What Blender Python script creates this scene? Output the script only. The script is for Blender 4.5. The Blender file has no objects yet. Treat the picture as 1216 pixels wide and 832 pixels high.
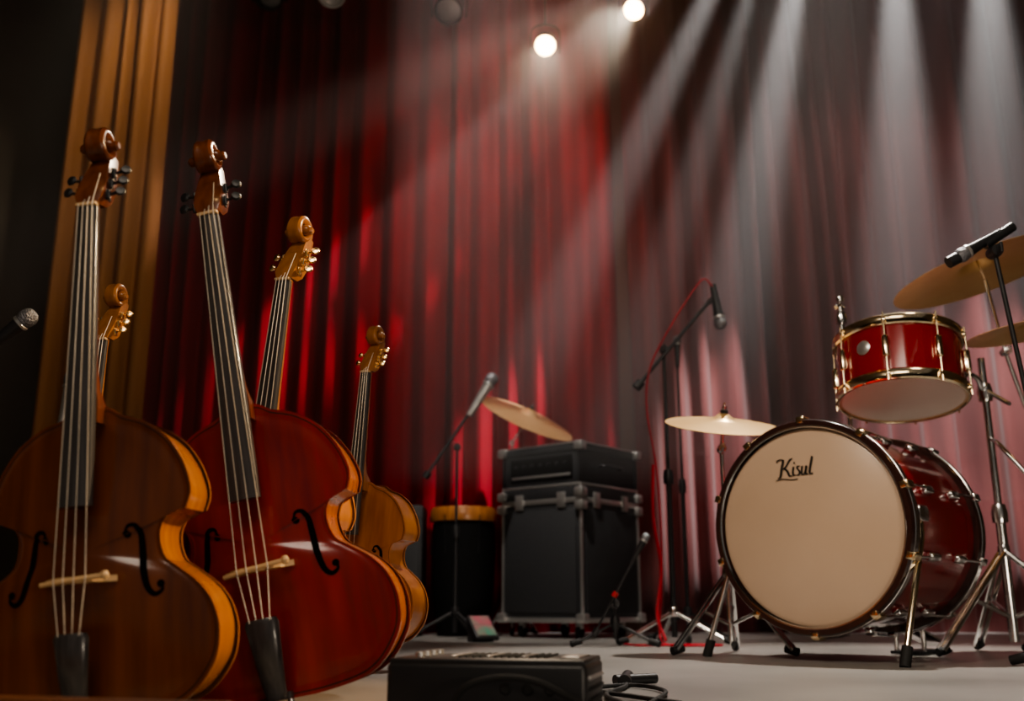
import bpy, bmesh, math, random
from mathutils import Vector, Matrix
random.seed(7)
scene = bpy.context.scene
V = Vector

# ------------------------------------------------------------ materials
def mat(name, col, rough=0.5, metal=0.0, coat=0.0, col2=None, nscale=8.0, stretch=(1,1,1), bump=0.0,
        emit=None, estr=0.0, sheen=0.0, spec=0.5, detail=4, coords='Object', crough=0.12):
    m = bpy.data.materials.new(name); m.use_nodes = True
    nt = m.node_tree; b = nt.nodes['Principled BSDF']
    b.inputs['Base Color'].default_value = (*col, 1)
    b.inputs['Roughness'].default_value = rough
    b.inputs['Metallic'].default_value = metal
    b.inputs['Coat Weight'].default_value = coat
    b.inputs['Coat Roughness'].default_value = crough
    b.inputs['Sheen Weight'].default_value = sheen
    b.inputs['Specular IOR Level'].default_value = spec
    if emit:
        b.inputs['Emission Color'].default_value = (*emit, 1)
        b.inputs['Emission Strength'].default_value = estr
    if col2 or bump:
        tc = nt.nodes.new('ShaderNodeTexCoord'); mp = nt.nodes.new('ShaderNodeMapping')
        mp.inputs['Scale'].default_value = stretch
        nz = nt.nodes.new('ShaderNodeTexNoise'); nz.inputs['Scale'].default_value = nscale
        nz.inputs['Detail'].default_value = detail
        nt.links.new(tc.outputs[coords], mp.inputs[0]); nt.links.new(mp.outputs[0], nz.inputs[0])
        if col2:
            r = nt.nodes.new('ShaderNodeValToRGB')
            r.color_ramp.elements[0].position = 0.3; r.color_ramp.elements[1].position = 0.7
            r.color_ramp.elements[0].color = (*col, 1); r.color_ramp.elements[1].color = (*col2, 1)
            nt.links.new(nz.outputs[0], r.inputs[0]); nt.links.new(r.outputs[0], b.inputs['Base Color'])
        if bump:
            bp = nt.nodes.new('ShaderNodeBump'); bp.inputs['Strength'].default_value = bump
            bp.inputs['Distance'].default_value = 0.01
            nt.links.new(nz.outputs[0], bp.inputs['Height']); nt.links.new(bp.outputs[0], b.inputs['Normal'])
    return m

brown_wood = mat('brown_varnish_wood', (0.080,0.019,0.005), 0.30, coat=0.9, col2=(0.185,0.048,0.011), nscale=1.5, stretch=(22,10,2), crough=.20)
brown_rib_lit = mat('brown_rib_lit_wood', (0.42,0.135,0.022), 0.26, coat=0.9, col2=(0.60,0.23,0.04), nscale=1.5, stretch=(4,30,4))  # gold stage light on the ribs put into the wood colour
red_wood = mat('red_mahogany_wood', (0.17,0.005,0.003), 0.28, coat=0.9, col2=(0.35,0.016,0.007), nscale=1.5, stretch=(22,10,3), crough=.20)
red_rib_lit = mat('red_rib_lit_wood', (0.44,0.12,0.02), 0.26, coat=0.9, col2=(0.62,0.20,0.04), nscale=1.5, stretch=(4,30,4))  # warm side light painted into the red bass's rib colour
gold_wood = mat('golden_maple_wood', (0.34,0.10,0.018), 0.30, coat=0.8, col2=(0.56,0.20,0.038), nscale=1.6, stretch=(22,10,3), crough=.2)
neck_wood = mat('neck_maple', (0.32,0.12,0.035), 0.32, coat=0.5, col2=(0.48,0.2,0.06), nscale=3, stretch=(20,20,3))
dark_neck = mat('dark_scroll_maple', (0.09,0.022,0.007), 0.28, coat=0.7, col2=(0.24,0.068,0.020), nscale=3, stretch=(20,20,4))
pale_wood = mat('bridge_maple', (0.62,0.40,0.2), 0.45, col2=(0.72,0.5,0.28), nscale=6, stretch=(4,4,20))
ebony = mat('ebony', (0.040,0.037,0.038), 0.3, coat=0.5, col2=(0.07,0.064,0.064), nscale=3, stretch=(60,60,2))
hole_shade = mat('painted_hole_shade', (0.004,0.003,0.003), 0.9, spec=0.1)  # flat black painted as the shade inside holes and recesses
purfling = mat('purfling_dark', (0.02,0.008,0.004), 0.4)
string_m = mat('steel_string', (0.66,0.57,0.46), 0.4, metal=0.6)
chrome = mat('chrome', (0.80,0.79,0.78), 0.15, metal=1.0)
dull_chrome = mat('brushed_steel', (0.60,0.59,0.58), 0.33, metal=0.85)
gold = mat('gold_plating', (0.95,0.68,0.36), 0.18, metal=1.0)
tom_gold = mat('champagne_chrome', (0.93,0.76,0.52), 0.15, metal=1.0)
brass = mat('cymbal_bronze', (0.74,0.47,0.20), 0.34, metal=0.5, col2=(0.84,0.59,0.30), nscale=5, bump=0.02)
black_metal = mat('black_powder_coat', (0.018,0.018,0.020), 0.4, spec=0.6)
matte_black = mat('matte_black_fixture', (0.008,0.008,0.008), 0.8, spec=0.15)
rubber = mat('black_rubber', (0.012,0.012,0.012), 0.7)
mic_mesh = mat('mic_grille', (0.25,0.25,0.27), 0.4, metal=0.8, nscale=180, bump=0.6)
red_lacquer = mat('red_drum_lacquer', (0.22,0.004,0.006), 0.12, coat=1.0, col2=(0.32,0.008,0.009), nscale=1.5, stretch=(2,2,2))
hoop_m = mat('dark_hoop_lacquer', (0.03,0.012,0.010), 0.2, coat=1.0, col2=(0.045,0.018,0.014), nscale=5)
head_m = mat('drum_head_cream', (0.54,0.385,0.27), 0.32, col2=(0.61,0.45,0.33), nscale=2.0)
head_w = mat('drum_head_coated', (0.78,0.62,0.53), 0.45, col2=(0.82,0.68,0.58), nscale=2.0)
ink = mat('black_ink', (0.02,0.015,0.012), 0.5)
tolex = mat('black_tolex', (0.028,0.029,0.032), 0.48, nscale=160, bump=0.3)
grille_m = mat('speaker_grille_cloth', (0.016,0.017,0.019), 0.7, col2=(0.045,0.046,0.05), nscale=220)
red_cable = mat('red_cable_rubber', (0.40,0.01,0.025), 0.4)
red_curt = mat('crimson_velvet', (0.18,0.006,0.014), 0.8, col2=(0.26,0.010,0.020), nscale=3, stretch=(2,2,.3), spec=0.08)
hazed_curt = mat('maroon_velvet_hazed', (0.13,0.036,0.037), 0.75, sheen=0.1, col2=(0.20,0.070,0.066), nscale=2, stretch=(2,2,.3), spec=0.12)  # curtain red dulled toward grey, haze painted into the cloth
gold_curt = mat('bronze_drape', (0.28,0.120,0.040), 0.7, col2=(0.39,0.18,0.064), nscale=3, stretch=(2,2,.3), spec=0.2)
wall_m = mat('dark_plaster', (0.13,0.11,0.083), 0.85, col2=(0.16,0.137,0.104), nscale=1.5, spec=0.2)
ceil_m = mat('black_ceiling', (0.01,0.01,0.01), 0.9, spec=0.1)
floor_m = mat('grey_stage_floor', (0.20,0.193,0.182), 0.34, col2=(0.34,0.325,0.305), nscale=1.8, detail=8, bump=0.05)
plank_m = mat('plank_wood', (0.10,0.035,0.015), 0.45, col2=(0.2,0.08,0.035), nscale=2, stretch=(2,20,20))
lens_m = mat('lamp_lens', (1,0.85,0.6), 0.3, emit=(1.0,0.60,0.26), estr=26)
pink_m = mat('pink_print', (0.5,0.05,0.12), 0.4, col2=(0.05,0.3,0.2), nscale=9)
red_dot = mat('jack_red', (0.5,0.02,0.02), 0.4)

# ------------------------------------------------------------ mesh helpers
def empty(name, M=None):
    e = bpy.data.objects.new(name, None); scene.collection.objects.link(e)
    e.empty_display_size = 0.1
    if M is not None: e.matrix_world = M
    return e

def mk(name, verts, faces, mats, parent=None, smooth=True, fm=None, M=None):
    me = bpy.data.meshes.new(name)
    me.from_pydata([tuple(v) for v in verts], [], faces); me.update()
    if not isinstance(mats, (list, tuple)): mats = [mats]
    for m in mats: me.materials.append(m)
    if fm:
        for p, i in zip(me.polygons, fm): p.material_index = i
    bm = bmesh.new(); bm.from_mesh(me); bmesh.ops.recalc_face_normals(bm, faces=bm.faces); bm.to_mesh(me); bm.free()
    if smooth:
        me.shade_smooth()
        try: me.set_sharp_from_angle(angle=math.radians(38))
        except Exception: pass
    o = bpy.data.objects.new(name, me); scene.collection.objects.link(o)
    if parent: o.parent = parent
    if M is not None: o.matrix_local = M
    return o

def catmull(pts, n=8, closed=False):
    P = [V(p) for p in pts]; out = []
    N = len(P); rng = N if closed else N-1
    for i in range(rng):
        p0 = P[(i-1) % N] if (closed or i > 0) else P[0]*2-P[1]
        p1 = P[i]; p2 = P[(i+1) % N]
        p3 = P[(i+2) % N] if (closed or i+2 < N) else P[-1]*2-P[-2]
        for k in range(n):
            t = k/n
            out.append(0.5*((2*p1)+(p2-p0)*t+(2*p0-5*p1+4*p2-p3)*t*t+(3*p1-p0-3*p2+p3)*t**3))
    if not closed: out.append(P[-1])
    return out

def tube(name, pts, r, m, parent=None, seg=10, smooth_n=0, radii=None):
    P = [V(p) for p in pts]
    if smooth_n:
        if radii:
            rr = catmull([V((x,0,0)) for x in radii], smooth_n); radii = [a.x for a in rr]
        P = catmull(P, smooth_n)
    n = len(P); R = radii or [r]*n
    vs, fs = [], []
    t0 = (P[1]-P[0]).normalized()
    up = V((0,0,1)) if abs(t0.z) < 0.9 else V((1,0,0))
    a = t0.cross(up).normalized()
    for i in range(n):
        if i == 0: t = P[1]-P[0]
        elif i == n-1: t = P[-1]-P[-2]
        else: t = P[i+1]-P[i-1]
        t.normalize()
        a = (a - t*a.dot(t)).normalized(); b = t.cross(a)
        for k in range(seg):
            th = 2*math.pi*k/seg
            vs.append(P[i]+(a*math.cos(th)+b*math.sin(th))*R[i])
    for i in range(n-1):
        for k in range(seg):
            k2 = (k+1) % seg
            fs.append((i*seg+k, i*seg+k2, (i+1)*seg+k2, (i+1)*seg+k))
    fs.append(tuple(range(seg))[::-1]); fs.append(tuple((n-1)*seg+k for k in range(seg)))
    return mk(name, vs, fs, m, parent)

def lathe(name, prof, mats, parent=None, M=None, seg=56, fmi=None):
    vs, fs, fm = [], [], []
    for (r, z) in prof:
        for k in range(seg):
            th = 2*math.pi*k/seg
            vs.append((max(r,1e-5)*math.cos(th), max(r,1e-5)*math.sin(th), z))
    for i in range(len(prof)-1):
        for k in range(seg):
            k2 = (k+1) % seg
            fs.append((i*seg+k, i*seg+k2, (i+1)*seg+k2, (i+1)*seg+k)); fm.append(fmi[i] if fmi else 0)
    return mk(name, vs, fs, mats, parent, fm=fm, M=M)

def box(name, size, loc, m, parent=None, rot=None, bevel=0.0, seg=2):
    bm = bmesh.new(); bmesh.ops.create_cube(bm, size=1)
    for v in bm.verts: v.co = V((v.co.x*size[0], v.co.y*size[1], v.co.z*size[2]))
    if bevel: bmesh.ops.bevel(bm, geom=list(bm.edges), offset=bevel, segments=seg, profile=0.5, affect='EDGES')
    me = bpy.data.meshes.new(name); bm.to_mesh(me); bm.free(); me.materials.append(m)
    me.shade_smooth()
    try: me.set_sharp_from_angle(angle=math.radians(35))
    except Exception: pass
    o = bpy.data.objects.new(name, me); scene.collection.objects.link(o)
    if parent: o.parent = parent
    M = Matrix.Translation(V(loc))
    if rot is not None: M = M @ (rot if isinstance(rot, Matrix) else Matrix.Rotation(rot, 4, 'Z'))
    o.matrix_local = M
    return o

def loft(name, secs, m, parent=None, smooth=True):
    n = len(secs[0]); vs = []; fs = []
    for s in secs: vs += [V(p) for p in s]
    for i in range(len(secs)-1):
        for k in range(n):
            k2 = (k+1) % n
            fs.append((i*n+k, i*n+k2, (i+1)*n+k2, (i+1)*n+k))
    fs.append(tuple(range(n))[::-1]); fs.append(tuple((len(secs)-1)*n+k for k in range(n)))
    return mk(name, vs, fs, m, parent, smooth)

def frame(zdir, loc, xhint=V((1,0,0))):
    z = V(zdir).normalized(); x = (xhint - z*xhint.dot(z)).normalized(); y = z.cross(x)
    M = Matrix((x, y, z)).transposed().to_4x4(); M.translation = V(loc); return M

# ------------------------------------------------------------ room shell
def quadbox(name, x0,x1,y0,y1,z0,z1,m):
    return box(name, (x1-x0,y1-y0,z1-z0), ((x0+x1)/2,(y0+y1)/2,(z0+z1)/2), m)
quadbox('floor', -3.1, 4.6, -2.5, 6.7, -0.1, 0.0, floor_m)
quadbox('wall_back', -3.1, 4.6, 6.5, 6.6, 0, 5.4, wall_m)
quadbox('wall_left', -3.1, -3.0, -2.5, 6.5, 0, 5.4, wall_m)
quadbox('wall_right', 4.5, 4.6, -2.5, 6.5, 0, 5.4, wall_m)
quadbox('ceiling', -3.1, 4.6, -2.5, 6.6, 5.4, 5.5, ceil_m)

def curtain(name, x0, x1, yc, z0, z1, wl, amp, m, seed):
    rnd = random.Random(seed)
    x = x0; pleats = []
    while x < x1+wl:
        w = wl*rnd.uniform(0.6, 1.7); a = amp*rnd.uniform(0.6, 1.4)
        pleats.append((x, w, a, rnd.uniform(-0.02,0.02))); x += w
    cols = []
    for i in range(len(pleats)-1):
        px_, w, a, s = pleats[i]; _, _, a2, s2 = pleats[i+1]
        if px_ > x1: break
        for k in range(12):
            t = k/12
            prof = math.cos(2*math.pi*t)
            prof = math.copysign(abs(prof)**0.8, prof)
            cols.append((px_+w*t, (a*(1-t)+a2*t)*prof, s*(1-t)+s2*t))
    nz = 14; vs = []; fs = []
    for j in range(nz+1):
        t = j/nz; z = z0+(z1-z0)*t
        for (cx, a, s) in cols:
            vs.append((cx + s*math.sin(t*5+cx*1.5), yc + a*(1.0-0.25*t) + 0.02*math.sin(t*4+cx*5), z))
    n = len(cols)
    for j in range(nz):
        for i in range(n-1):
            fs.append((j*n+i, j*n+i+1, (j+1)*n+i+1, (j+1)*n+i))
    o = mk(name, vs, fs, m)
    md = o.modifiers.new('thick', 'SOLIDIFY'); md.thickness = 0.008
    return o
curtain('stage_curtain', -2.55, 0.74, 6.13, 0.0, 5.2, 0.15, 0.072, red_curt, 3)
curtain('stage_curtain', 0.77, 4.2, 6.17, 0.0, 5.2, 0.17, 0.078, hazed_curt, 11)
curtain('side_drape', -2.46, -1.90, 5.0, 0.0, 5.2, 0.095, 0.045, gold_curt, 5)

# ------------------------------------------------------------ double basses
def seg_outline():
    lower = [(0,0,0),(.070,.001,0),(.134,.014,0),(.174,.055,0),(.184,.098,0),(.176,.136,0),(.156,.165,0),(.128,.188,0)]
    mid = [(.128,.188,0),(.110,.202,0),(.102,.222,0),(.102,.244,0),(.113,.262,0),(.138,.270,0)]
    up = [(.138,.270,0),(.144,.290,0),(.141,.312,0),(.130,.340,0),(.108,.372,0),(.076,.396,0),(.044,.408,0),(.024,.420,0),(.0,.422,0)]
    r = catmull(lower, 7)[:-1] + catmull(mid, 7)[:-1] + catmull(up, 7)
    right = [(p.x, p.y) for p in r]
    left = [(-x, z) for (x, z) in right[::-1]][1:-1]
    return right + left
OUT = seg_outline(); CZ = 0.215
ARCH = 0.017
def prof_y(s):
    if s > 0.95: return 0.0
    if s > 0.90: return 0.0008
    t = s/0.90
    return -ARCH*(0.5+0.5*math.cos(math.pi*t))**0.9
def out_r(x, z):
    th = math.atan2(z-CZ, x); N = len(OUT); dx, dz = math.cos(th), math.sin(th); R = 0.0
    for i in range(N):
        ax, az = OUT[i][0], OUT[i][1]-CZ; bx, bz = OUT[(i+1) % N][0], OUT[(i+1) % N][1]-CZ
        ex, ez = bx-ax, bz-az; den = dx*ez-dz*ex
        if abs(den) < 1e-9: continue
        t = (ax*ez-az*ex)/den; u = (ax*dz-az*dx)/den
        if t > 0 and -0.001 <= u <= 1.001: R = max(R, t)
    return R or .2
def surf_y(x, z):
    return prof_y(min(1, math.hypot(x, z-CZ)/out_r(x, z)))

def double_bass(M, front, rib, neckm, pegm, bsc=1.0, endz=0.02, T=0.076, right_pegs=(.742,.763,.784), left_pegs=(.750,.774)):
    e = empty('double_bass', M)
    N = len(OUT)
    for side, nm in ((0, 'front_plate'), (1, 'back_plate')):
        S = [1.0, 1.0, .978, .969, .95, .92, .90, .82, .72, .60, .47, .34, .22, .11, 0.02]
        vs, fs, fm = [], [], []
        for i, s in enumerate(S):
            y = 0.005 if i == 0 else prof_y(s)
            if side: y = T - (y if i else 0.005)
            for (x, z) in OUT: vs.append((x*s, y, CZ+(z-CZ)*s))
        for i in range(len(S)-1):
            for k in range(N):
                k2 = (k+1) % N
                fs.append((i*N+k, i*N+k2, (i+1)*N+k2, (i+1)*N+k)); fm.append(1 if i == 2 else (2 if i == 0 else 0))
        fs.append(tuple((len(S)-1)*N+k for k in range(N))); fm.append(0)
        mk(nm, vs, fs, [front, purfling, rib], e, fm=fm)
    vs, fs = [], []
    ys = (.003, .02, .04, .06, T-.003)
    for y in ys:
        for (x, z) in OUT: vs.append((x*.972, y, CZ+(z-CZ)*.972))
    for j in range(len(ys)-1):
        for k in range(N):
            k2 = (k+1) % N
            fs.append((j*N+k, j*N+k2, (j+1)*N+k2, (j+1)*N+k))
    mk('ribs', vs, fs, rib, e)
    for sx, nm in ((1, 'f_hole_right'), (-1, 'f_hole_left')):
        c = catmull([(.056,.240,0),(.060,.249,0),(.069,.249,0),(.075,.238,0),(.077,.222,0),(.079,.203,0),(.083,.182,0),(.089,.163,0),(.098,.155,0),(.107,.160,0),(.107,.168,0)], 6)
        vs, fs = [], []; n = len(c)
        for i, p in enumerate(c):
            a = c[min(i+1, n-1)]-c[max(i-1, 0)]; a.normalize(); nn = V((-a.y, a.x, 0))
            t = i/(n-1); w = 0.0014+0.0032*math.sin(math.pi*t)**1.2
            for q in (-1, 0, 1):
                x = p.x+nn.x*w*q; z = p.y+nn.y*w*q
                vs.append((sx*x, surf_y(x, z)-0.0012, z))
        for i in range(n-1):
            for q in range(2): fs.append((i*3+q, i*3+q+1, (i+1)*3+q+1, (i+1)*3+q))
        for (ex, ez) in ((.0580,.238), (.1050,.1685)):
            b0 = len(vs)
            for k in range(16):
                th = k/16*2*math.pi; x = ex+.0050*math.cos(th); z = ez+.0050*math.sin(th)
                vs.append((sx*x, surf_y(x, z)-0.0015, z))
            fs.append(tuple(range(b0, b0+16)))
        mk(nm, vs, fs, hole_shade, e)  # black ribbon laid on the plate as the hole's dark inside
    def nsec(z, w, y0, d):
        return [(w*math.cos(a), y0 + d*math.sin(a), z) for a in [math.pi*k/10 for k in range(11)]]
    zs = [(.395,.021,-.026,.065),(.425,.021,-.027,.055),(.445,.0185,-.028,.034),(.48,.0175,-.029,.024),(.60,.016,-.0285,.021),(.70,.0145,-.028,.019),(.722,.0145,-.027,.020)]
    loft('neck', [nsec(*s) for s in zs], neckm, e)
    def fsec(z, w, y, th):
        top = [(w*math.cos(a), y - 0.006*math.sin(a), z) for a in [math.pi*k/10 for k in range(11)]]
        return top + [(-w, y+th, z), (w, y+th, z)]
    loft('fingerboard', [fsec(.277,.0225,-.045,.010), fsec(.42,.0200,-.039,.010), fsec(.58,.0175,-.034,.008), fsec(.719,.0150,-.029,.005)], ebony, e)
    box('nut', (.031,.010,.005), (0,-.032,.7215), pale_wood, e, bevel=.001)
    by = surf_y(0.03, .18)
    prof = [(-.048,0),(-.050,.004),(-.040,.008),(-.034,.016),(-.036,.022),(-.028,.030),(-.012,.035),(0,.036),(.012,.035),(.028,.030),(.036,.022),(.034,.016),(.040,.008),(.050,.004),(.048,0),(.022,0),(.018,.008),(0,.012),(-.018,.008),(-.022,0)]
    f = [(x, by - h + 0.001, .18-.004) for x, h in prof]; b = [(x, by-h+0.001, .18+.004) for x, h in prof]
    n = len(prof); fs = [(k, (k+1) % n, n+(k+1) % n, n+k) for k in range(n)]
    bmf = [tuple(range(n))[::-1], tuple(range(n, 2*n))]
    mk('bridge', f+b, fs+bmf, pale_wood, e, smooth=False)
    ytop = by-.035
    tube('bridge_bar', [(-.043, ytop+.006, .1765), (0, ytop+.001, .18), (.046, ytop+.004, .1835)], .0034, pale_wood, e, seg=10)
    lathe('bridge_tip', [(0,-.006),(.004,-.005),(.006,0),(.004,.005),(0,.006)], pale_wood, e, Matrix.Translation((.046, ytop+.004, .1835)), seg=14)
    def tsec(z, w, y, th):
        return [(w*math.cos(a), y-th*math.sin(a), z) for a in [math.pi*k/8 for k in range(9)]] + [(-w, y+.004, z), (w, y+.004, z)]
    loft('tailpiece', [tsec(.112,.021,-.044,.006), tsec(.105,.024,-.044,.009), tsec(.06,.020,-.036,.009), tsec(.012,.015,-.024,.008), tsec(.004,.013,-.022,.006)], ebony, e)
    box('saddle', (.035,.016,.010), (0,-.006,.006), ebony, e, bevel=.002)
    for i in range(4):
        u = (i-1.5)/1.5
        tube('string_%d' % (i+1), [(u*.014, -.049, .106), (u*.022, ytop-.001-.003*(1-u*u), .18), (u*.0105, -.037, .7225), (u*.009+.002*u, -.016, .736+.014*i)], .00085, string_m, e, seg=6)
    def rect(cy, cz, w, d, ang):
        c, s = math.cos(ang), math.sin(ang)
        return [(a*w, cy + bb*d*c, cz - bb*d*s) for (a, bb) in ((-1,-1),(-.6,-1.1),(.6,-1.1),(1,-1),(1.05,0),(1,1),(.5,1.15),(-.5,1.15),(-1,1),(-1.05,0))]
    secs = [rect(-.019,.7245,.0155,.012,.0), rect(-.014,.735,.0205,.016,.2), rect(-.002,.757,.0215,.016,.3), rect(.010,.783,.0180,.0145,.35), rect(.020,.806,.0145,.0125,.3), rect(.026,.822,.013,.011,.2)]
    loft('pegbox', secs, neckm, e)
    box('peg_slot', (.018,.003,.050), (0,-.0155,.762), hole_shade, e, rot=Matrix.Rotation(-.42,4,'X'), bevel=.001)
    P = []; rad = []; NS = 44
    for k in range(NS):
        t = k/(NS-1); th = -0.35 + t*math.pi*3.5; Rr = .0235*(1-t)**.9+.002
        P.append(V((0, .004 + Rr*math.cos(th), .830 + Rr*math.sin(th)*1.08))); rad.append(.0092*(1-t)+.0038)
    vs = []; fs = []; sg = 16
    for i in range(NS):
        t = (P[min(i+1, NS-1)]-P[max(i-1, 0)]).normalized(); nrm = t.cross(V((1,0,0)))
        wx = .0125+.0125*(i/NS)
        for k in range(sg):
            a = 2*math.pi*k/sg
            grv = 1.0 - 0.45*(abs(math.sin(a))**8)
            vs.append(P[i]+V((1,0,0))*wx*math.cos(a)+nrm*rad[i]*math.sin(a)*grv)
    for i in range(NS-1):
        for k in range(sg):
            k2 = (k+1) % sg; fs.append((i*sg+k, i*sg+k2, (i+1)*sg+k2, (i+1)*sg+k))
    fs.append(tuple(range(sg))); fs.append(tuple((NS-1)*sg+k for k in range(sg)))
    mk('scroll', vs, fs, neckm, e)
    lathe('scroll_eye', [(0,-.030),(.005,-.030),(.0075,-.027),(.0075,.027),(.005,.030),(0,.030)], neckm, e, frame((1,0,0), (0,.004,.830), V((0,0,1))), seg=20)
    pm = 0
    for sx, zz in ((1, right_pegs), (-1, left_pegs)):
        for z in zz:
            pm += 1
            yy = -.012+(z-.74)*.40
            box('machine_plate_%d' % pm, (.002,.014,.016), (sx*.0218, yy, z), pegm, e, bevel=.0006)
            tube('peg_shaft_%d' % pm, [(sx*.012, yy, z), (sx*.038, yy-.001, z+.003)], .0024, pegm, e, seg=8)
            M2 = frame((sx*.35, -.9, .25), (sx*.0415, yy-.002, z+.004), V((0,0,1)))
            lathe('peg_key_%d' % pm, [(0,-.0035),(.0062,-.003),(.0082,0),(.0062,.003),(0,.0035)], pegm, e, M2, seg=18)
            tube('peg_worm_%d' % pm, [(sx*.025, yy-.004, z-.007), (sx*.025, yy-.004, z+.007)], .0028, pegm, e, seg=8)
    tube('endpin', [(0, T*.5, .01), (0, T*.5, -endz/bsc)], .005, dull_chrome, e, seg=10)
    return e

def bassM(x, y, z, lean=0, yaw=0, s=1.0, back=0):
    return Matrix.Translation((x, y, z)) @ Matrix.Rotation(math.radians(lean), 4, 'Y') @ Matrix.Rotation(math.radians(yaw), 4, 'Z') @ Matrix.Rotation(math.radians(-back), 4, 'X') @ Matrix.Scale(s, 4)
double_bass(bassM(-.560, 1.385, .006, -4.6, -5, .99), brown_wood, brown_rib_lit, dark_neck, black_metal, .99, .006)
double_bass(bassM(-.344, 1.575, .014, -11.6, -5, 1.085), red_wood, red_rib_lit, dark_neck, black_metal, 1.085, .014, right_pegs=(.745,.770), left_pegs=(.742,.766))
double_bass(bassM(-.476, 1.86, .020, 3.4, -20, 1.03), gold_wood, gold_wood, neck_wood, gold, 1.03, .02)
double_bass(bassM(-.396, 2.54, .062, 2.4, -26, .94), gold_wood, gold_wood, neck_wood, gold, .94, .062)
double_bass(bassM(-.900, 2.12, .010, 1, -14, .975), gold_wood, gold_wood, neck_wood, gold, .975, .010)

# ------------------------------------------------------------ stands / mics / cymbals
def tripod(parent, x, y, r, hub, m, angs, rl=.007, double=False):
    for i, a in enumerate(angs):
        a = math.radians(a); fx, fy = x+r*math.cos(a), y+r*math.sin(a)
        if double:
            px_, py_ = -math.sin(a)*.010, math.cos(a)*.010
            for q in (-1, 1):
                tube('leg_%d_%s' % (i+1, 'a' if q < 0 else 'b'), [(x+px_*q, y+py_*q, hub), (fx+px_*q, fy+py_*q, .018)], rl*.75, m, parent, seg=8)
            tube('brace_%d' % (i+1), [(x, y, hub*.35), (x+(fx-x)*.5, y+(fy-y)*.5, hub*.5+.009)], rl*.7, m, parent, seg=8)
        else:
            tube('leg_%d' % (i+1), [(x, y, hub), (fx, fy, .012)], rl, m, parent, seg=8)
        dv = V((math.cos(a), math.sin(a), -.25)).normalized()
        tube('foot_%d' % (i+1), [V((fx, fy, .016))-dv*.03, V((fx, fy, .016))+dv*.012], .013, rubber, parent, seg=10)
    lathe('hub', [(0,-.02),(.016,-.02),(.019,-.012),(.019,.012),(.016,.02),(0,.02)], m, parent, Matrix.Translation((x, y, hub)), seg=20)

def mic(parent, tip, direction, s=1.0, body=black_metal):
    M = frame(V(direction), tip) @ Matrix.Scale(s, 4)
    lathe('mic_grille', [(0,.0),(.012,-.002),(.021,-.010),(.025,-.022),(.024,-.034),(.020,-.046)], mic_mesh, parent, M, seg=24)
    lathe('mic_band', [(.0215,-.044),(.0235,-.046),(.0235,-.052),(.0205,-.054)], dull_chrome, parent, M, seg=24)
    lathe('mic_body', [(.020,-.053),(.018,-.075),(.0145,-.13),(.0125,-.18),(.012,-.185),(0,-.185)], body, parent, M, seg=24)

def clamp(parent, loc, m=black_metal, r=.016):
    lathe('clamp', [(0,-.02),(r,-.02),(r*1.15,-.008),(r*1.15,.008),(r,.02),(0,.02)], m, parent, frame((0,1,0), loc), seg=16)
    box('wing', (.008,.03,.03), V(loc)+V((0,-.03,0)), m, parent, bevel=.003)

def mic_stand(base, top, boom0, boom1, r=.2, hub=.13, m=black_metal, angs=(200,320,80), rp=.009, legm=None):
    e = empty('microphone_stand')
    x, y = base
    tube('lower_pole', [(x, y, .03), (x+(top[0]-x)*.5, y, top[2]*.55)], rp, m, e)
    tube('upper_pole', [(x+(top[0]-x)*.5, y, top[2]*.55-.02), top], rp*.65, m, e)
    lathe('height_clutch', [(0,-.03),(rp*1.7,-.03),(rp*1.9,0),(rp*1.5,.03),(0,.03)], m, e, Matrix.Translation((x+(top[0]-x)*.5, y, top[2]*.55)), seg=18)
    tripod(e, x, y, r, hub, legm or m, angs, rp*.75)
    if boom0 is not None:
        tube('boom', [boom0, boom1], rp*.7, m, e)
        clamp(e, top, m)
        dv = (V(boom0)-V(boom1)).normalized()
        tube('counterweight', [V(boom0), V(boom0)+dv*.035], rp*1.7, m, e)
    return e

def cymbal(parent, c, R, roll, pitch, m=brass):
    M = Matrix.Translation(V(c)) @ Matrix.Rotation(math.radians(roll), 4, 'Y') @ Matrix.Rotation(math.radians(pitch), 4, 'X')
    pr = []
    for k in range(22):
        t = k/21; r = R*t
        z = .024*R/.2*math.exp(-(t/.16)**2.6) + .10*R*(1-t**1.6)
        pr.append((r, z))
    bot = [(r, z-.0018) for r, z in pr[::-1]]
    lathe('cymbal_disc', pr+bot, m, parent, M, seg=72)
    tube('cymbal_post', [M @ V((0,0,-.03)), M @ V((0,0,.03*R/.2+.10*R+.03))], .004, chrome, parent, seg=8)
    z0 = .024*R/.2+.10*R
    lathe('felt', [(0,z0),(.013,z0),(.013,z0+.010),(0,z0+.010)], rubber, parent, M, seg=16)
    lathe('wing_nut', [(0,z0+.010),(.008,z0+.012),(.008,z0+.024),(0,z0+.026)], chrome, parent, M, seg=12)
    return M

def cymbal_stand(base, c, R, roll, pitch, legr=.22, hub=.26, angs=(200,320,80), elbow=None, name='cymbal_stand', m=chrome):
    e = empty(name)
    M = cymbal(e, c, R, roll, pitch)
    x, y = base; bottom = M @ V((0,0,-.03))
    joint = V((x, y, bottom.z-.05)) if elbow is None else V(elbow)
    tube('pole_lower', [(x, y, .04), (x, y, joint.z*.55)], .011, m, e)
    tube('pole_upper', [(x, y, joint.z*.5), joint], .0075, m, e)
    lathe('pole_collar', [(0,-.025),(.016,-.025),(.018,0),(.014,.025),(0,.025)], m, e, Matrix.Translation((x, y, joint.z*.55)), seg=18)
    tube('arm', [joint, bottom], .006, m, e)
    clamp(e, joint, m, .013)
    tripod(e, x, y, legr, hub, m, angs, .009, double=True)
    return e

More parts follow.
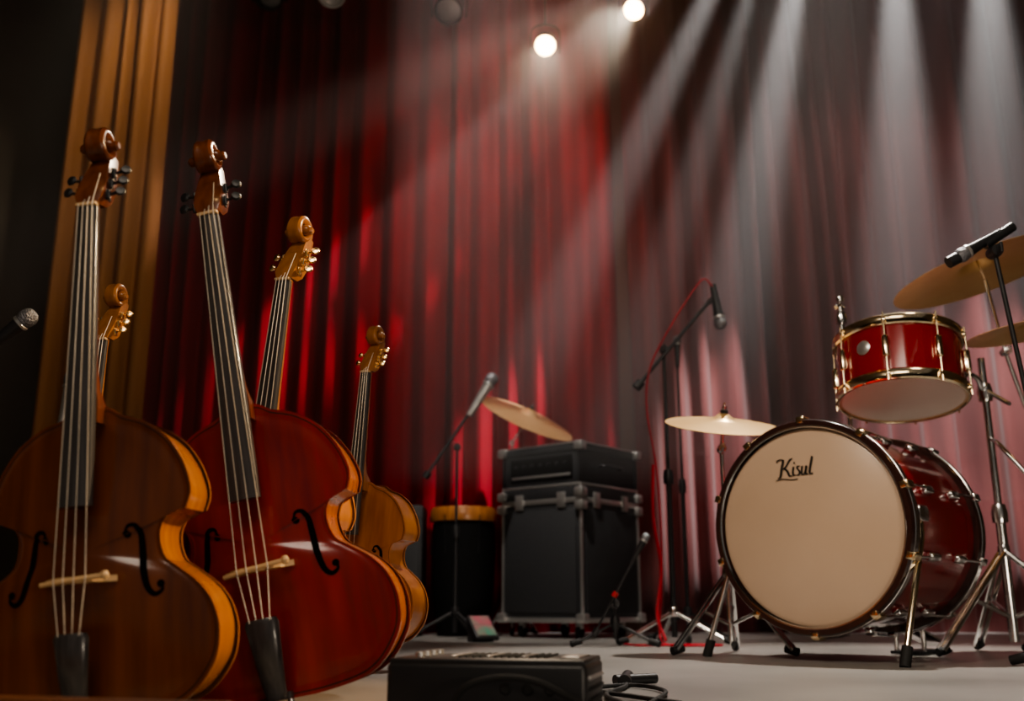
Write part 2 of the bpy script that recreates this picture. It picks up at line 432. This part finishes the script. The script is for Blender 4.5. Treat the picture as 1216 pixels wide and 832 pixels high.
a = mic_stand((-.272,4.9), (-.272,4.9,.915), (-.408,4.88,.79), (-.135,4.88,1.20), r=.22, angs=(190,310,70), rp=.011)
mic(a, (-.085,4.88,1.285), (.5,0,.83), 1.35, dull_chrome)
b = mic_stand((.66,4.2), (.66,4.2,1.235), (.555,4.18,1.085), (.86,4.18,1.44), r=.24, angs=(200,330,95), rp=.012, legm=chrome)
mic(b, (.908,4.16,1.315), (.12,-.05,-1), 1.12)
tube('mic_mount', [(.86,4.18,1.44),(.885,4.17,1.46)], .012, black_metal, b)
tube('mic_cable', [(.878,4.16,1.51),(.84,4.15,1.54),(.78,4.15,1.47),(.66,4.15,1.28),(.585,4.14,1.12),(.57,4.14,.95),(.60,4.14,.72),(.61,4.13,.45),(.60,4.12,.2),(.585,4.10,.05),(.60,4.0,.008),(.70,3.9,.008),(.80,3.95,.008),(.72,4.02,.008),(.50,3.93,.008),(.44,4.05,.008)], .0042, red_cable, b, seg=8, smooth_n=8)
tube('cable_drop', [(.585,4.12,.72),(.575,4.10,.5),(.60,4.1,.3),(.575,4.08,.12),(.60,4.04,.02)], .007, red_cable, b, seg=8, smooth_n=6)
c2 = mic_stand((.76,4.45), (.76,4.45,1.22), None, None, r=.2, angs=(20,140,260), rp=.009)
mic(c2, (.76,4.43,1.36), (0,-.1,1), .8)
d2 = mic_stand((.40,4.0), (.40,4.0,.16), (.33,3.98,.07), (.50,3.98,.37), r=.17, hub=.09, angs=(195,330,80), rp=.008, m=black_metal)
mic(d2, (.535,3.98,.43), (.5,0,.86), .7)
lathe('red_ring', [(.010,-.01),(.012,-.01),(.012,.01),(.010,.01)], red_dot, d2, frame((.5,0,.86), (.40,3.98,.195)), seg=14)
g = mic_stand((1.43,2.6), (1.335,2.6,1.10), (1.235,2.6,1.085), (1.33,2.6,1.135), r=.17, angs=(250,10,130), rp=.010)
mic(g, (1.225,2.6,1.08), (-.86,0,-.5), .85)
tube('boom_end', [(1.31,2.6,1.12),(1.395,2.6,1.175)], .014, black_metal, g)
h = mic_stand((-1.2,1.9), (-1.2,1.9,.55), (-1.27,1.9,.50), (-1.05,1.9,.635), r=.17, angs=(100,210,330))
mic(h, (-.948,1.9,.718), (.72,0,.62), .74, black_metal)
k = mic_stand((-1.215,2.65), (-1.215,2.65,.60), None, None, r=.18, angs=(100,210,330))
mic(k, (-1.195,2.65,.775), (.12,0,1), .95, dull_chrome)

cymbal_stand((.716,3.38), (.722,3.36,.750), .197, 3, 19, angs=(205,75,318), legr=.22)
cymbal_stand((.0,5.64), (.085,5.60,1.19), .285, 25, 21, angs=(150,30,270), legr=.15, elbow=(.0,5.62,1.05))
cymbal_stand((1.98,3.62), (1.69,3.40,1.315), .315, -14, -4, angs=(200,330,80), elbow=(1.80,3.52,1.05), legr=.24)
cymbal_stand((2.02,3.20), (1.755,3.22,1.05), .22, -8, 1, angs=(10,130,250), elbow=(1.94,3.20,.85), legr=.2)

# ------------------------------------------------------------ bass drum
phi = math.radians(44)
d = V((math.sin(phi), math.cos(phi), 0)); xl = V((0,0,1)).cross(d)
BM = Matrix((xl, V((0,0,1)), d)).transposed().to_4x4(); BM.translation = V((.853,2.90,.376)); BM = BM @ Matrix.Scale(.955, 4)
BD = empty('bass_drum', BM)
L = .54
lathe('shell', [(.302,.03),(.302,L-.03)], red_lacquer, BD, seg=96)
lathe('front_head', [(0,.002),(.285,.004),(.296,.010),(.300,.03)], head_m, BD, seg=96)
lathe('back_head', [(0,L-.002),(.285,L-.004),(.296,L-.010),(.300,L-.03)], head_w, BD, seg=96)
for nm, z0, z1 in (('front_hoop', -.008, .040), ('back_hoop', L-.040, L+.008)):
    lathe(nm, [(.300,z0),(.302,z0-.003),(.318,z0-.003),(.322,z0+.003),(.322,z1-.003),(.318,z1),(.303,z1),(.300,z1-.004),(.300,z0)], hoop_m, BD, seg=96)
    zz = z0 if nm == 'front_hoop' else z1
    lathe(nm+'_inlay', [(.3215,(z0+z1)/2-.012),(.3240,(z0+z1)/2-.011),(.3240,(z0+z1)/2+.011),(.3215,(z0+z1)/2+.012)], chrome, BD, seg=96)
    q = -.004 if nm == 'front_hoop' else .004
    lathe(nm+'_flesh_ring', [(.296,zz),(.299,zz+q),(.303,zz+q),(.304,zz)], chrome, BD, seg=96)
NL = 10
for i in range(NL):
    an = 2*math.pi*(i+.5)/NL
    ra = V((math.cos(an), math.sin(an), 0)); ta = V((-math.sin(an), math.cos(an), 0))
    def rm(r, z):
        M = Matrix((ra, ta, V((0,0,1)))).transposed().to_4x4(); M.translation = ra*r+V((0,0,z)); return M
    for zc, s in ((.01, 1), (L-.01, -1)):
        cm = tom_gold if s > 0 else chrome
        box('claw_%d' % i, (.012,.024,.046), (0,0,0), cm, BD, bevel=.004).matrix_local = rm(.328, zc+s*.006)
        box('claw_hook_%d' % i, (.020,.022,.006), (0,0,0), cm, BD, bevel=.002).matrix_local = rm(.320, zc-s*.021)
        zl = .17 if s > 0 else L-.17
        box('lug_%d' % i, (.026,.026,.062), (0,0,0), chrome, BD, bevel=.009, seg=3).matrix_local = rm(.313, zl)
        tube('tension_rod_%d' % i, [ra*.330+V((0,0,zc)), ra*.325+V((0,0,zl))], .0035, chrome, BD, seg=8)
BI = BM.inverted()
def W(*p): return BI @ V(p)
tube('spur_right', [W(1.133,2.79,.40), W(1.11,2.74,.33), W(1.01,2.665,.03)], .009, tom_gold, BD)
tube('spur_right_foot', [W(1.018,2.671,.05), W(1.002,2.659,.0)], .015, rubber, BD)
box('spur_bracket_right', (.05,.05,.07), W(1.125,2.79,.40), chrome, BD, bevel=.012)
tube('spur_left', [W(.70,3.17,.33), W(.61,3.22,.03)], .009, chrome, BD)
tube('spur_left_foot', [W(.618,3.215,.05), W(.604,3.223,.0)], .015, rubber, BD)
box('spur_bracket_left', (.04,.05,.06), W(.71,3.155,.34), chrome, BD, bevel=.010)
def stroke(nm, pts, w0, w1):
    sc = 1.12
    c = catmull([V((p[0]*sc, p[1]*sc, 0)) for p in pts], 8); n = len(c); vs = []; fs = []
    for i, p in enumerate(c):
        a_ = (c[min(i+1, n-1)]-c[max(i-1, 0)]).normalized(); nn = V((-a_.y, a_.x, 0))
        dn = abs(a_.y); w = w0+(w1-w0)*dn
        for q in (-1, 1):
            pp = p+nn*w*q*1.15; vs.append((.024-pp.x, .176+pp.y, -.0004))
    for i in range(n-1): fs.append((2*i, 2*i+1, 2*i+3, 2*i+2))
    mk(nm, vs, fs, ink, BD, smooth=False)
stroke('letter_K_stem', [(-.040,.024),(-.046,.004),(-.052,-.020),(-.060,-.024)], .0012, .0034)
stroke('letter_K_top', [(-.062,.022),(-.050,.027),(-.038,.024)], .0012, .0026)
stroke('letter_K_arm', [(-.012,.027),(-.020,.024),(-.034,.006),(-.044,.000)], .0012, .0026)
stroke('letter_K_leg', [(-.040,.003),(-.030,-.006),(-.024,-.019),(-.016,-.020)], .0016, .0034)
stroke('letter_i', [(-.010,.004),(-.013,-.010),(-.012,-.019),(-.006,-.018)], .0010, .0028)
stroke('letter_i_dot', [(-.008,.012),(-.007,.015),(-.006,.016)], .0020, .0022)
stroke('letter_s', [(.009,.004),(.002,.004),(.001,-.002),(.007,-.010),(.004,-.019),(-.004,-.019)], .0012, .0026)
stroke('letter_u', [(.016,.004),(.013,-.010),(.014,-.019),(.021,-.017),(.027,-.004),(.028,.004)], .0010, .0028)
stroke('letter_u_tail', [(.028,.004),(.025,-.010),(.026,-.019),(.032,-.018)], .0010, .0028)
stroke('letter_l', [(.047,.028),(.042,.010),(.037,-.010),(.038,-.019),(.046,-.018)], .0012, .0032)
stroke('lettering_underline', [(-.066,-.030),(-.045,-.027),(-.020,-.031),(.000,-.030)], .0012, .0016)
pc = V((.857,2.90,.0))+d*(L+.10)
PB = empty('bass_drum_pedal', Matrix.Translation((pc.x, pc.y, 0)) @ Matrix.Rotation(-phi, 4, 'Z'))
box('base_plate', (.10,.26,.010), (0,.06,.008), black_metal, PB, bevel=.003)
box('footboard', (.085,.25,.010), (0,.07,.055), chrome, PB, rot=Matrix.Rotation(math.radians(-14),4,'X'), bevel=.004)
for sx in (-1, 1): tube('post_%d' % sx, [(sx*.045,-.03,.01),(sx*.045,-.03,.24)], .008, chrome, PB)
tube('axle', [(-.05,-.03,.235),(.05,-.03,.235)], .007, chrome, PB)
tube('beater_rod', [(0,-.03,.235),(0,-.01,.36)], .004, chrome, PB)
lathe('beater', [(0,-.02),(.02,-.02),(.024,0),(.02,.02),(0,.02)], head_w, PB, frame((0,1,.1), (0,-.01,.37)), seg=20)

# ------------------------------------------------------------ rack tom
def tom(name, M, R, H, nl=8, hoop=tom_gold):
    e = empty(name, M)
    lathe('shell', [(R*.965,.02),(R*.965,H-.02)], red_lacquer, e, seg=80)
    for nm, z0, z1 in (('bottom_hoop', -.006, .030), ('top_hoop', H-.030, H+.006)):
        pr = [(R*.965,z0+.004),(R*.975,z0),(R*1.0,z0),(R*1.02,z0+.004),(R*1.005,z0+.010),(R*1.005,z1-.010),(R*1.02,z1-.004),(R*1.0,z1),(R*.965,z1),(R*.965,z0+.004)]
        lathe(nm, pr, hoop, e, seg=80)
    lathe('bottom_head', [(0,.000),(R*.93,.000),(R*.966,.006)], head_w, e, seg=80)
    lathe('top_head', [(0,H-.004),(R*.93,H-.004),(R*.966,H-.008)], head_w, e, seg=80)
    for i in range(nl):
        an = 2*math.pi*(i+.3)/nl; ra = V((math.cos(an), math.sin(an), 0)); ta = V((-math.sin(an), math.cos(an), 0))
        M2 = Matrix((ra, ta, V((0,0,1)))).transposed().to_4x4(); M2.translation = ra*(R*.965+.010)+V((0,0,H*.5))
        box('lug_%d' % i, (.024,.020,.075), (0,0,0), hoop, e, bevel=.008, seg=3).matrix_local = M2
        tube('rod_%d' % i, [ra*(R*1.02+.003)+V((0,0,-.010)), ra*(R*1.02+.003)+V((0,0,H+.012))], .003, hoop, e, seg=8)
        for z in (.014, H-.014):
            M3 = M2.copy(); M3.translation = ra*(R*1.02)+V((0,0,z)); box('ear_%d' % i, (.014,.016,.014), (0,0,0), hoop, e, bevel=.004).matrix_local = M3
    return e
TMx = Matrix.Translation((1.248,3.12,.788)) @ Matrix.Rotation(math.radians(4), 4, 'Y') @ Matrix.Rotation(math.radians(-10), 4, 'X')
T1 = tom('rack_tom', TMx, .198, .210)
lathe('badge', [(0,.003),(.020,.003),(.024,0)], dull_chrome, T1, frame((-.8,-.6,0), (-.8*.194,-.6*.194,.12), V((0,0,1))), seg=24)

TS = empty('tom_stand')
sx, sy = 1.62, 3.34
tube('pole', [(sx,sy,.04),(sx,sy,.98)], .012, chrome, TS)
tube('pole_sleeve', [(sx,sy,.04),(sx,sy,.45)], .016, chrome, TS)
lathe('collar', [(0,-.03),(.024,-.03),(.026,0),(.02,.03),(0,.03)], chrome, TS, Matrix.Translation((sx,sy,.45)), seg=20)
lathe('collar_upper', [(0,-.03),(.022,-.03),(.026,0),(.02,.03),(0,.03)], chrome, TS, Matrix.Translation((sx,sy,.86)), seg=20)
tube('tom_arm', [(sx,sy,.86),(1.56,3.27,.90),(1.462,3.17,.885)], .009, chrome, TS, smooth_n=4)
box('tom_bracket', (.03,.05,.07), (1.462,3.17,.885), chrome, TS, bevel=.008)
tube('arm_handle', [(sx,sy-.02,.86),(sx+.03,sy-.10,.80)], .007, chrome, TS)
tube('arm_rod', [(sx,sy,.70),(sx-.03,sy-.12,.66),(sx+.02,sy-.18,.55)], .007, chrome, TS, smooth_n=3)
tripod(TS, sx, sy, .33, .33, chrome, (205,325,85), .011, double=True)
HR = empty('tom_holder')
tube('rod', [(1.155,3.355,.62),(1.155,3.355,1.17)], .009, chrome, HR)
lathe('collar', [(0,-.02),(.018,-.02),(.020,0),(.016,.02),(0,.02)], chrome, HR, Matrix.Translation((1.155,3.355,1.13)), seg=18)
tube('wing', [(1.135,3.34,1.165),(1.155,3.355,1.18),(1.17,3.36,1.17)], .007, chrome, HR, seg=8)
lathe('top_ball', [(0,-.014),(.012,-.01),(.015,0),(.012,.01),(0,.014)], chrome, HR, Matrix.Translation((1.155,3.355,1.20)), seg=16)

# ------------------------------------------------------------ road case with amp head
CM = Matrix.Translation((.338,4.92,0)) @ Matrix.Rotation(math.radians(-40), 4, 'Z')
RC = empty('road_case', CM)
S = .50
def cb(name, x0,x1,y0,y1,z0,z1,m,bev=.004): return box(name, (x1-x0,y1-y0,z1-z0), ((x0+x1)/2,(y0+y1)/2,(z0+z1)/2), m, RC, bevel=bev)
cb('lower_body', -S,0,0,S,.075,.66,tolex,.008)
cb('lid_lower', -S-.004,.004,-.004,S+.004,.668,.735,tolex,.006)
cb('upper_body', -S+.005,-.005,.005,S-.005,.745,.945,tolex,.012)
cb('upper_lid', -S-.002,.002,-.002,S+.002,.905,.950,tolex,.008)
cb('valance_band', -S-.006,.006,-.006,S+.006,.650,.676,dull_chrome,.002)
cb('upper_band', -S-.005,.005,-.005,S+.005,.733,.747,dull_chrome,.002)
cb('front_grille', -S+.03,-.03,-.006,.004,.12,.62,grille_m,.003)
cb('side_panel', -.004,.006,.03,S-.03,.12,.62,grille_m,.003)
cb('control_recess', -S+.05,-.05,.000,.008,.77,.89,hole_shade,.002)
cb('control_panel', -S+.06,-.06,-.003,.006,.785,.800,dull_chrome,.002)
for i in range(7):
    lathe('knob_%d' % i, [(0,-.014),(.007,-.014),(.009,0)], black_metal, RC, frame((0,1,0), (-S+.09+i*.053,.0,.850)), seg=14)
for (x, y) in ((0,0),(-S,0),(0,S),(-S,S)):
    for z0, z1 in ((.075,.66),(.668,.735)):
        cb('edge_trim', x-.007,x+.007,y-.007,y+.007,z0,z1,dull_chrome,.003)
    cb('edge_trim', x-.007+(-.004 if x == 0 else .004),x+.007+(-.004 if x == 0 else .004),y-.007,y+.007,.75,.94,black_metal,.003)
    for z in (.095,.635,.700,.930):
        cb('corner_cap', x-.026,x+.026,y-.026,y+.026,z-.024,z+.024,dull_chrome,.010)
cb('bottom_rail_front', -S,0,-.008,.006,.073,.097,dull_chrome,.002)
cb('bottom_rail_side', -.006,.008,0,S,.073,.097,dull_chrome,.002)
cb('top_rail_front', -S,0,-.006,.004,.944,.952,dull_chrome,.002)
cb('top_rail_side', -.004,.006,0,S,.944,.952,dull_chrome,.002)
for (n_, x0, x1) in (('latch_1', -S+.09, -S+.14), ('latch_2', -.14, -.09)):
    cb(n_, x0,x1,-.014,.0,.625,.705,dull_chrome,.004)
for (n_, y0, y1) in (('latch_3', .10,.15), ('latch_4', S-.15,S-.10)):
    cb(n_, .0,.014,y0,y1,.625,.705,dull_chrome,.004)
tube('upper_handle', [(.002,.17,.84),(.028,.17,.84),(.034,.25,.84),(.028,.33,.84),(.002,.33,.84)], .008, black_metal, RC, smooth_n=3)
for i, (x, y) in enumerate(((-.07,.07),(-S+.07,.07),(-.07,S-.07),(-S+.07,S-.07))):
    lathe('caster_wheel_%d' % i, [(0,-.013),(.022,-.013),(.030,-.009),(.030,.009),(.022,.013),(0,.013)], rubber, RC, frame((1,0,0), (x,y,.030), V((0,0,1))), seg=24)
    cb('caster_fork_%d' % i, x-.018,x+.018,y-.012,y+.012,.045,.077,dull_chrome,.003)

DR = empty('conga_drum', Matrix.Translation((-.262,5.46,0)))
lathe('body', [(.0,.0),(.13,.0),(.135,.02),(.165,.25),(.172,.42),(.168,.58)], matte_black, DR, seg=48)
lathe('rim', [(.168,.590),(.178,.592),(.181,.61),(.180,.645),(.172,.665),(.160,.668)], neck_wood, DR, seg=48)
lathe('head', [(0,.664),(.162,.666)], head_w, DR, seg=48)
for i in range(6):
    an = math.pi*2*i/6; tube('rod_%d' % i, [(.185*math.cos(an),.185*math.sin(an),.62),(.175*math.cos(an),.175*math.sin(an),.42)], .003, black_metal, DR, seg=6)
GA = empty('guitar_amplifier', Matrix.Translation((-.62,5.45,0)))
box('cabinet', (.30,.26,.66), (0,0,.345), tolex, GA, bevel=.015)
box('grille', (.26,.01,.46), (0,-.13,.27), grille_m, GA, bevel=.003)
box('panel', (.26,.01,.06), (0,-.13,.60), black_metal, GA, bevel=.002)
for i in range(4): box('foot_%d' % i, (.03,.03,.016), ((-1 if i % 2 else 1)*.12, (-1 if i//2 else 1)*.1, .008), rubber, GA)

EP = empty('effects_pedal', Matrix.Translation((-.13,4.55,0)) @ Matrix.Rotation(math.radians(25), 4, 'Z'))
tl = Matrix.Rotation(math.radians(38),4,'X')
box('housing', (.11,.15,.022), (0,0,.060), black_metal, EP, rot=tl, bevel=.005)
box('face', (.09,.13,.004), (0,-.007,.069), pink_m, EP, rot=tl, bevel=.001)
box('wedge', (.10,.06,.075), (0,.025,.0375), black_metal, EP, bevel=.003)

# ------------------------------------------------------------ foreground unit with cable
FU = empty('stage_audio_interface', Matrix.Translation((-.020,1.468,0)) @ Matrix.Rotation(math.radians(-13), 4, 'Z'))
fw, fd, fh = .275, .155, .083
box('chassis', (fw,fd,fh-.012), (0,0,(fh-.012)/2+.006), black_metal, FU, bevel=.007, seg=3)
box('top_lid', (fw*.985,fd*.97,.008), (0,0,fh-.005), black_metal, FU, bevel=.003)
for i in range(14): box('vent_%d' % i, (.004,fd*.62,.004), (-.055+i*.010,.008,fh), dull_chrome if i % 5 == 0 else rubber, FU, bevel=.001)
box('top_panel', (.028,.09,.003), (.110,0,fh), dull_chrome, FU, bevel=.001)
for i in range(4): lathe('top_knob_%d' % i, [(0,.006),(.006,.006),(.007,0)], dull_chrome, FU, Matrix.Translation((-.10, -.045+i*.03, fh)), seg=14)
for i in range(4): box('side_rib_%d' % i, (.006,fd*.8,.005), (fw/2+.001,0,.016+i*.014), dull_chrome if i == 3 else rubber, FU, bevel=.002)
for i in range(3): lathe('jack_%d' % i, [(.0,-.001),(.005,-.001),(.006,-.002),(.008,0)], rubber, FU, frame((0,1,0), (.03+i*.03,-fd/2-.001,.045)), seg=16)
for i in range(4): box('foot_%d' % i, (.02,.02,.008), ((-1 if i % 2 else 1)*.12, (-1 if i//2 else 1)*.06, .004), rubber, FU)
CB = empty('audio_cable')
tube('cable', [(-.08,1.345,.02),(-.06,1.335,.050),(-.02,1.33,.062),(.03,1.325,.058),(.08,1.335,.035),(.14,1.37,.010),(.185,1.50,.006),(.17,1.62,.006),(.16,1.78,.006),(.21,1.95,.006),(.225,2.05,.010)], .0042, rubber, CB, seg=8, smooth_n=8)
tube('plug', [(.215,2.0,.012),(.235,2.12,.014)], .012, black_metal, CB, seg=12)
tube('plug_tip', [(.235,2.12,.014),(.243,2.165,.016)], .005, dull_chrome, CB, seg=10)
tube('cable_loop', [(.17,1.47,.008),(.19,1.55,.006),(.23,1.68,.006),(.27,1.85,.006),(.24,1.98,.006),(.17,1.95,.006),(.15,1.85,.006),(.20,1.74,.006),(.26,1.62,.006)], .004, rubber, CB, seg=8, smooth_n=8)
tube('plug_b', [(.20,2.03,.012),(.285,2.08,.012)], .010, black_metal, CB, seg=12)

v0, v1 = V((-1.05,1.26,0)), V((-.28,1.04,0))
dd = (v1-v0); ang = math.atan2(dd.y, dd.x)
box('trim_1', (dd.length, .03, .058), ((v0+v1)/2)+V((0,0,.029)), plank_m, None, rot=ang, bevel=.004)

# ------------------------------------------------------------ stage lights
TR = empty('lighting_truss')
for (yy, zz) in ((5.15,4.0),(5.35,4.0),(5.25,4.17)):
    tube('chord', [(-2.9,yy,zz),(4.4,yy,zz)], .022, black_metal, TR)
tube('lacing', [(-2.9+i*.2, 5.15 if i % 2 else 5.35, 4.0) for i in range(37)], .009, black_metal, TR, seg=6)
tube('lacing_side', [(-2.9+i*.2, 5.15 if i % 2 else 5.25, 4.0 if i % 2 else 4.17) for i in range(37)], .009, black_metal, TR, seg=6)

def par_can(loc, target, lit=True, power=0, cone=20, col=(1,.9,.75), R=.085, body=matte_black, blend=.5, soft=.03):
    e = empty('stage_spotlight')
    loc = V(loc); dr = (V(target)-loc).normalized()
    M = frame(dr, loc, V((1,0,0)))
    lathe('can', [(0,-.26),(R*.5,-.25),(R*.75,-.20),(R,-.14),(R,.03),(R*1.08,.03),(R*1.08,.045),(R*.97,.045),(R*.94,-.01)], body, e, M, seg=32)
    lathe('lens', [(0,.004),(R*.5,.002),(R*.92,-.004)], lens_m if lit else dull_chrome, e, M, seg=32)
    tube('yoke', [loc+V((-R*1.25,0,-.05)), loc+V((-R*1.25,0,.10)), loc+V((0,0,.14)), loc+V((R*1.25,0,.10)), loc+V((R*1.25,0,-.05))], .006, matte_black, e, smooth_n=3)
    tube('drop_pipe', [loc+V((0,0,.14)), V((loc.x, loc.y, 4.0 if loc.z < 3.8 and loc.y > 5 else 5.4))], .009, matte_black, e)
    if power:
        li = bpy.data.lights.new('lamp', 'SPOT'); li.energy = power; li.color = col; li.spot_size = math.radians(cone); li.spot_blend = blend
        li.shadow_soft_size = soft
        lo = bpy.data.objects.new('lamp', li); scene.collection.objects.link(lo); lo.parent = e
        q = (-dr).to_track_quat('Z', 'Y'); lo.matrix_local = Matrix.Translation(loc+dr*.06) @ q.to_matrix().to_4x4()
    return e

par_can((.197,5.25,3.36), (-.1,1.2,.2), True, 110, 18, (1,.82,.60), R=.065)
par_can((.728,5.25,3.60), (-.50,1.6,.55), True, 230, 17, (1,.84,.64), R=.065)
par_can((-.375,5.25,3.60), (-.6,3.5,1.5), False, R=.08)
par_can((-1.08,5.25,3.72), (-.7,3.2,1.5), False, R=.08, body=dull_chrome)
par_can((-1.45,5.25,3.70), (-1.7,3.2,1.5), False, R=.08)
# shallow beam across the upper left
par_can((.98,5.15,3.86), (-2.2,4.75,2.0), False, 520, 12, (1,.82,.70), R=.06, blend=1)
# added unseen warm spot, brightens the gold drape
par_can((-1.35,3.9,4.6), (-2.2,5.0,2.7), False, 150, 40, (1,.82,.62), blend=1, soft=.08)
# beams from the upper right
par_can((1.42,4.85,4.25), (-.60,5.9,2.45), False, 1900, 17, (1,.80,.76), blend=1)
par_can((1.50,4.60,4.25), (.30,5.7,1.90), False, 2500, 10, (1,.94,.91), blend=.95)
par_can((1.58,4.80,4.25), (.75,5.7,1.6), False, 1300, 9, (1,.96,.93), blend=.95)
par_can((1.74,4.75,4.25), (1.35,5.8,1.9), False, 2400, 14, (1,.96,.94), blend=.95)
par_can((2.15,4.75,4.25), (2.35,5.70,1.9), False, 2100, 18, (1,.97,.95), blend=1)
par_can((2.65,4.75,4.25), (2.95,5.70,2.1), False, 1800, 21, (1,.97,.95), blend=1)
# added unseen spots: red tint for the crimson curtain, soft fill for the right
par_can((.45,3.85,4.95), (-.05,6.1,2.7), False, 520, 52, (1,.34,.30), blend=1, soft=.25)
par_can((2.3,3.70,4.75), (2.1,6.1,2.4), False, 210, 60, (1,.78,.74), blend=1, soft=.2)
# warm cross light on the rib sides
par_can((3.1,2.6,2.7), (-.45,1.75,.45), True, 700, 20, (1,.72,.42))
# drum front light
par_can((-1.3,.2,3.0), (.98,3.0,.45), True, 200, 26, (1,.86,.70))
# top light on the kit, then an added fill spot for the case
par_can((1.5,3.9,4.3), (1.1,3.0,.0), True, 760, 44, (1,.92,.83))
par_can((-.5,3.2,4.4), (.25,5.1,.5), True, 560, 26, (1,.93,.85))
def area(name, loc, tgt, sx, sy, p, col):
    al = bpy.data.lights.new(name, 'AREA'); al.shape = 'RECTANGLE'; al.size = sx; al.size_y = sy; al.energy = p; al.color = col
    ao = bpy.data.objects.new(name, al); scene.collection.objects.link(ao)
    loc = V(loc); ao.matrix_world = Matrix.Translation(loc) @ (loc-V(tgt)).to_track_quat('Z','Y').to_matrix().to_4x4()
area('front_fill', (-.3,-1.2,3.2), (.1,2.6,.5), 1.8, 1.2, 36, (1,.86,.70))  # added unseen fill from the front, lifts the bass fronts
area('low_kit_fill', (1.5,-.9,.35), (1.7,3.2,1.1), .9, .3, 14, (1,.84,.66))  # added unseen low fill, brightens the cymbal undersides and kit

# ------------------------------------------------------------ haze
hz = box('stage_haze', (7.2, 2.0, 4.6), (.85, 4.95, 3.05), ceil_m)
hm = bpy.data.materials.new('haze'); hm.use_nodes = True; nt = hm.node_tree; nt.nodes.clear()
o_ = nt.nodes.new('ShaderNodeOutputMaterial'); vsn = nt.nodes.new('ShaderNodeVolumeScatter')
vsn.inputs['Density'].default_value = .145; vsn.inputs['Anisotropy'].default_value = .3
nt.links.new(vsn.outputs[0], o_.inputs['Volume']); hz.data.materials.clear(); hz.data.materials.append(hm)

# ------------------------------------------------------------ world + camera
w = bpy.data.worlds.new('world'); scene.world = w; w.use_nodes = True
w.node_tree.nodes['Background'].inputs[0].default_value = (1,.90,.80,1); w.node_tree.nodes['Background'].inputs[1].default_value = .085
cd = bpy.data.cameras.new('camera'); cam = bpy.data.objects.new('camera', cd); scene.collection.objects.link(cam)
cd.lens = 35; cd.sensor_width = 36; cd.clip_start = .02
cam.location = (0,0,.15); cam.rotation_euler = (math.radians(90+14.42), 0, 0)
cd.dof.use_dof = True; cd.dof.focus_distance = 2.1; cd.dof.aperture_fstop = 3.0
scene.camera = cam
try:
    scene.view_settings.look = 'AgX - Medium High Contrast'
    scene.view_settings.exposure = 0.25
except Exception: pass
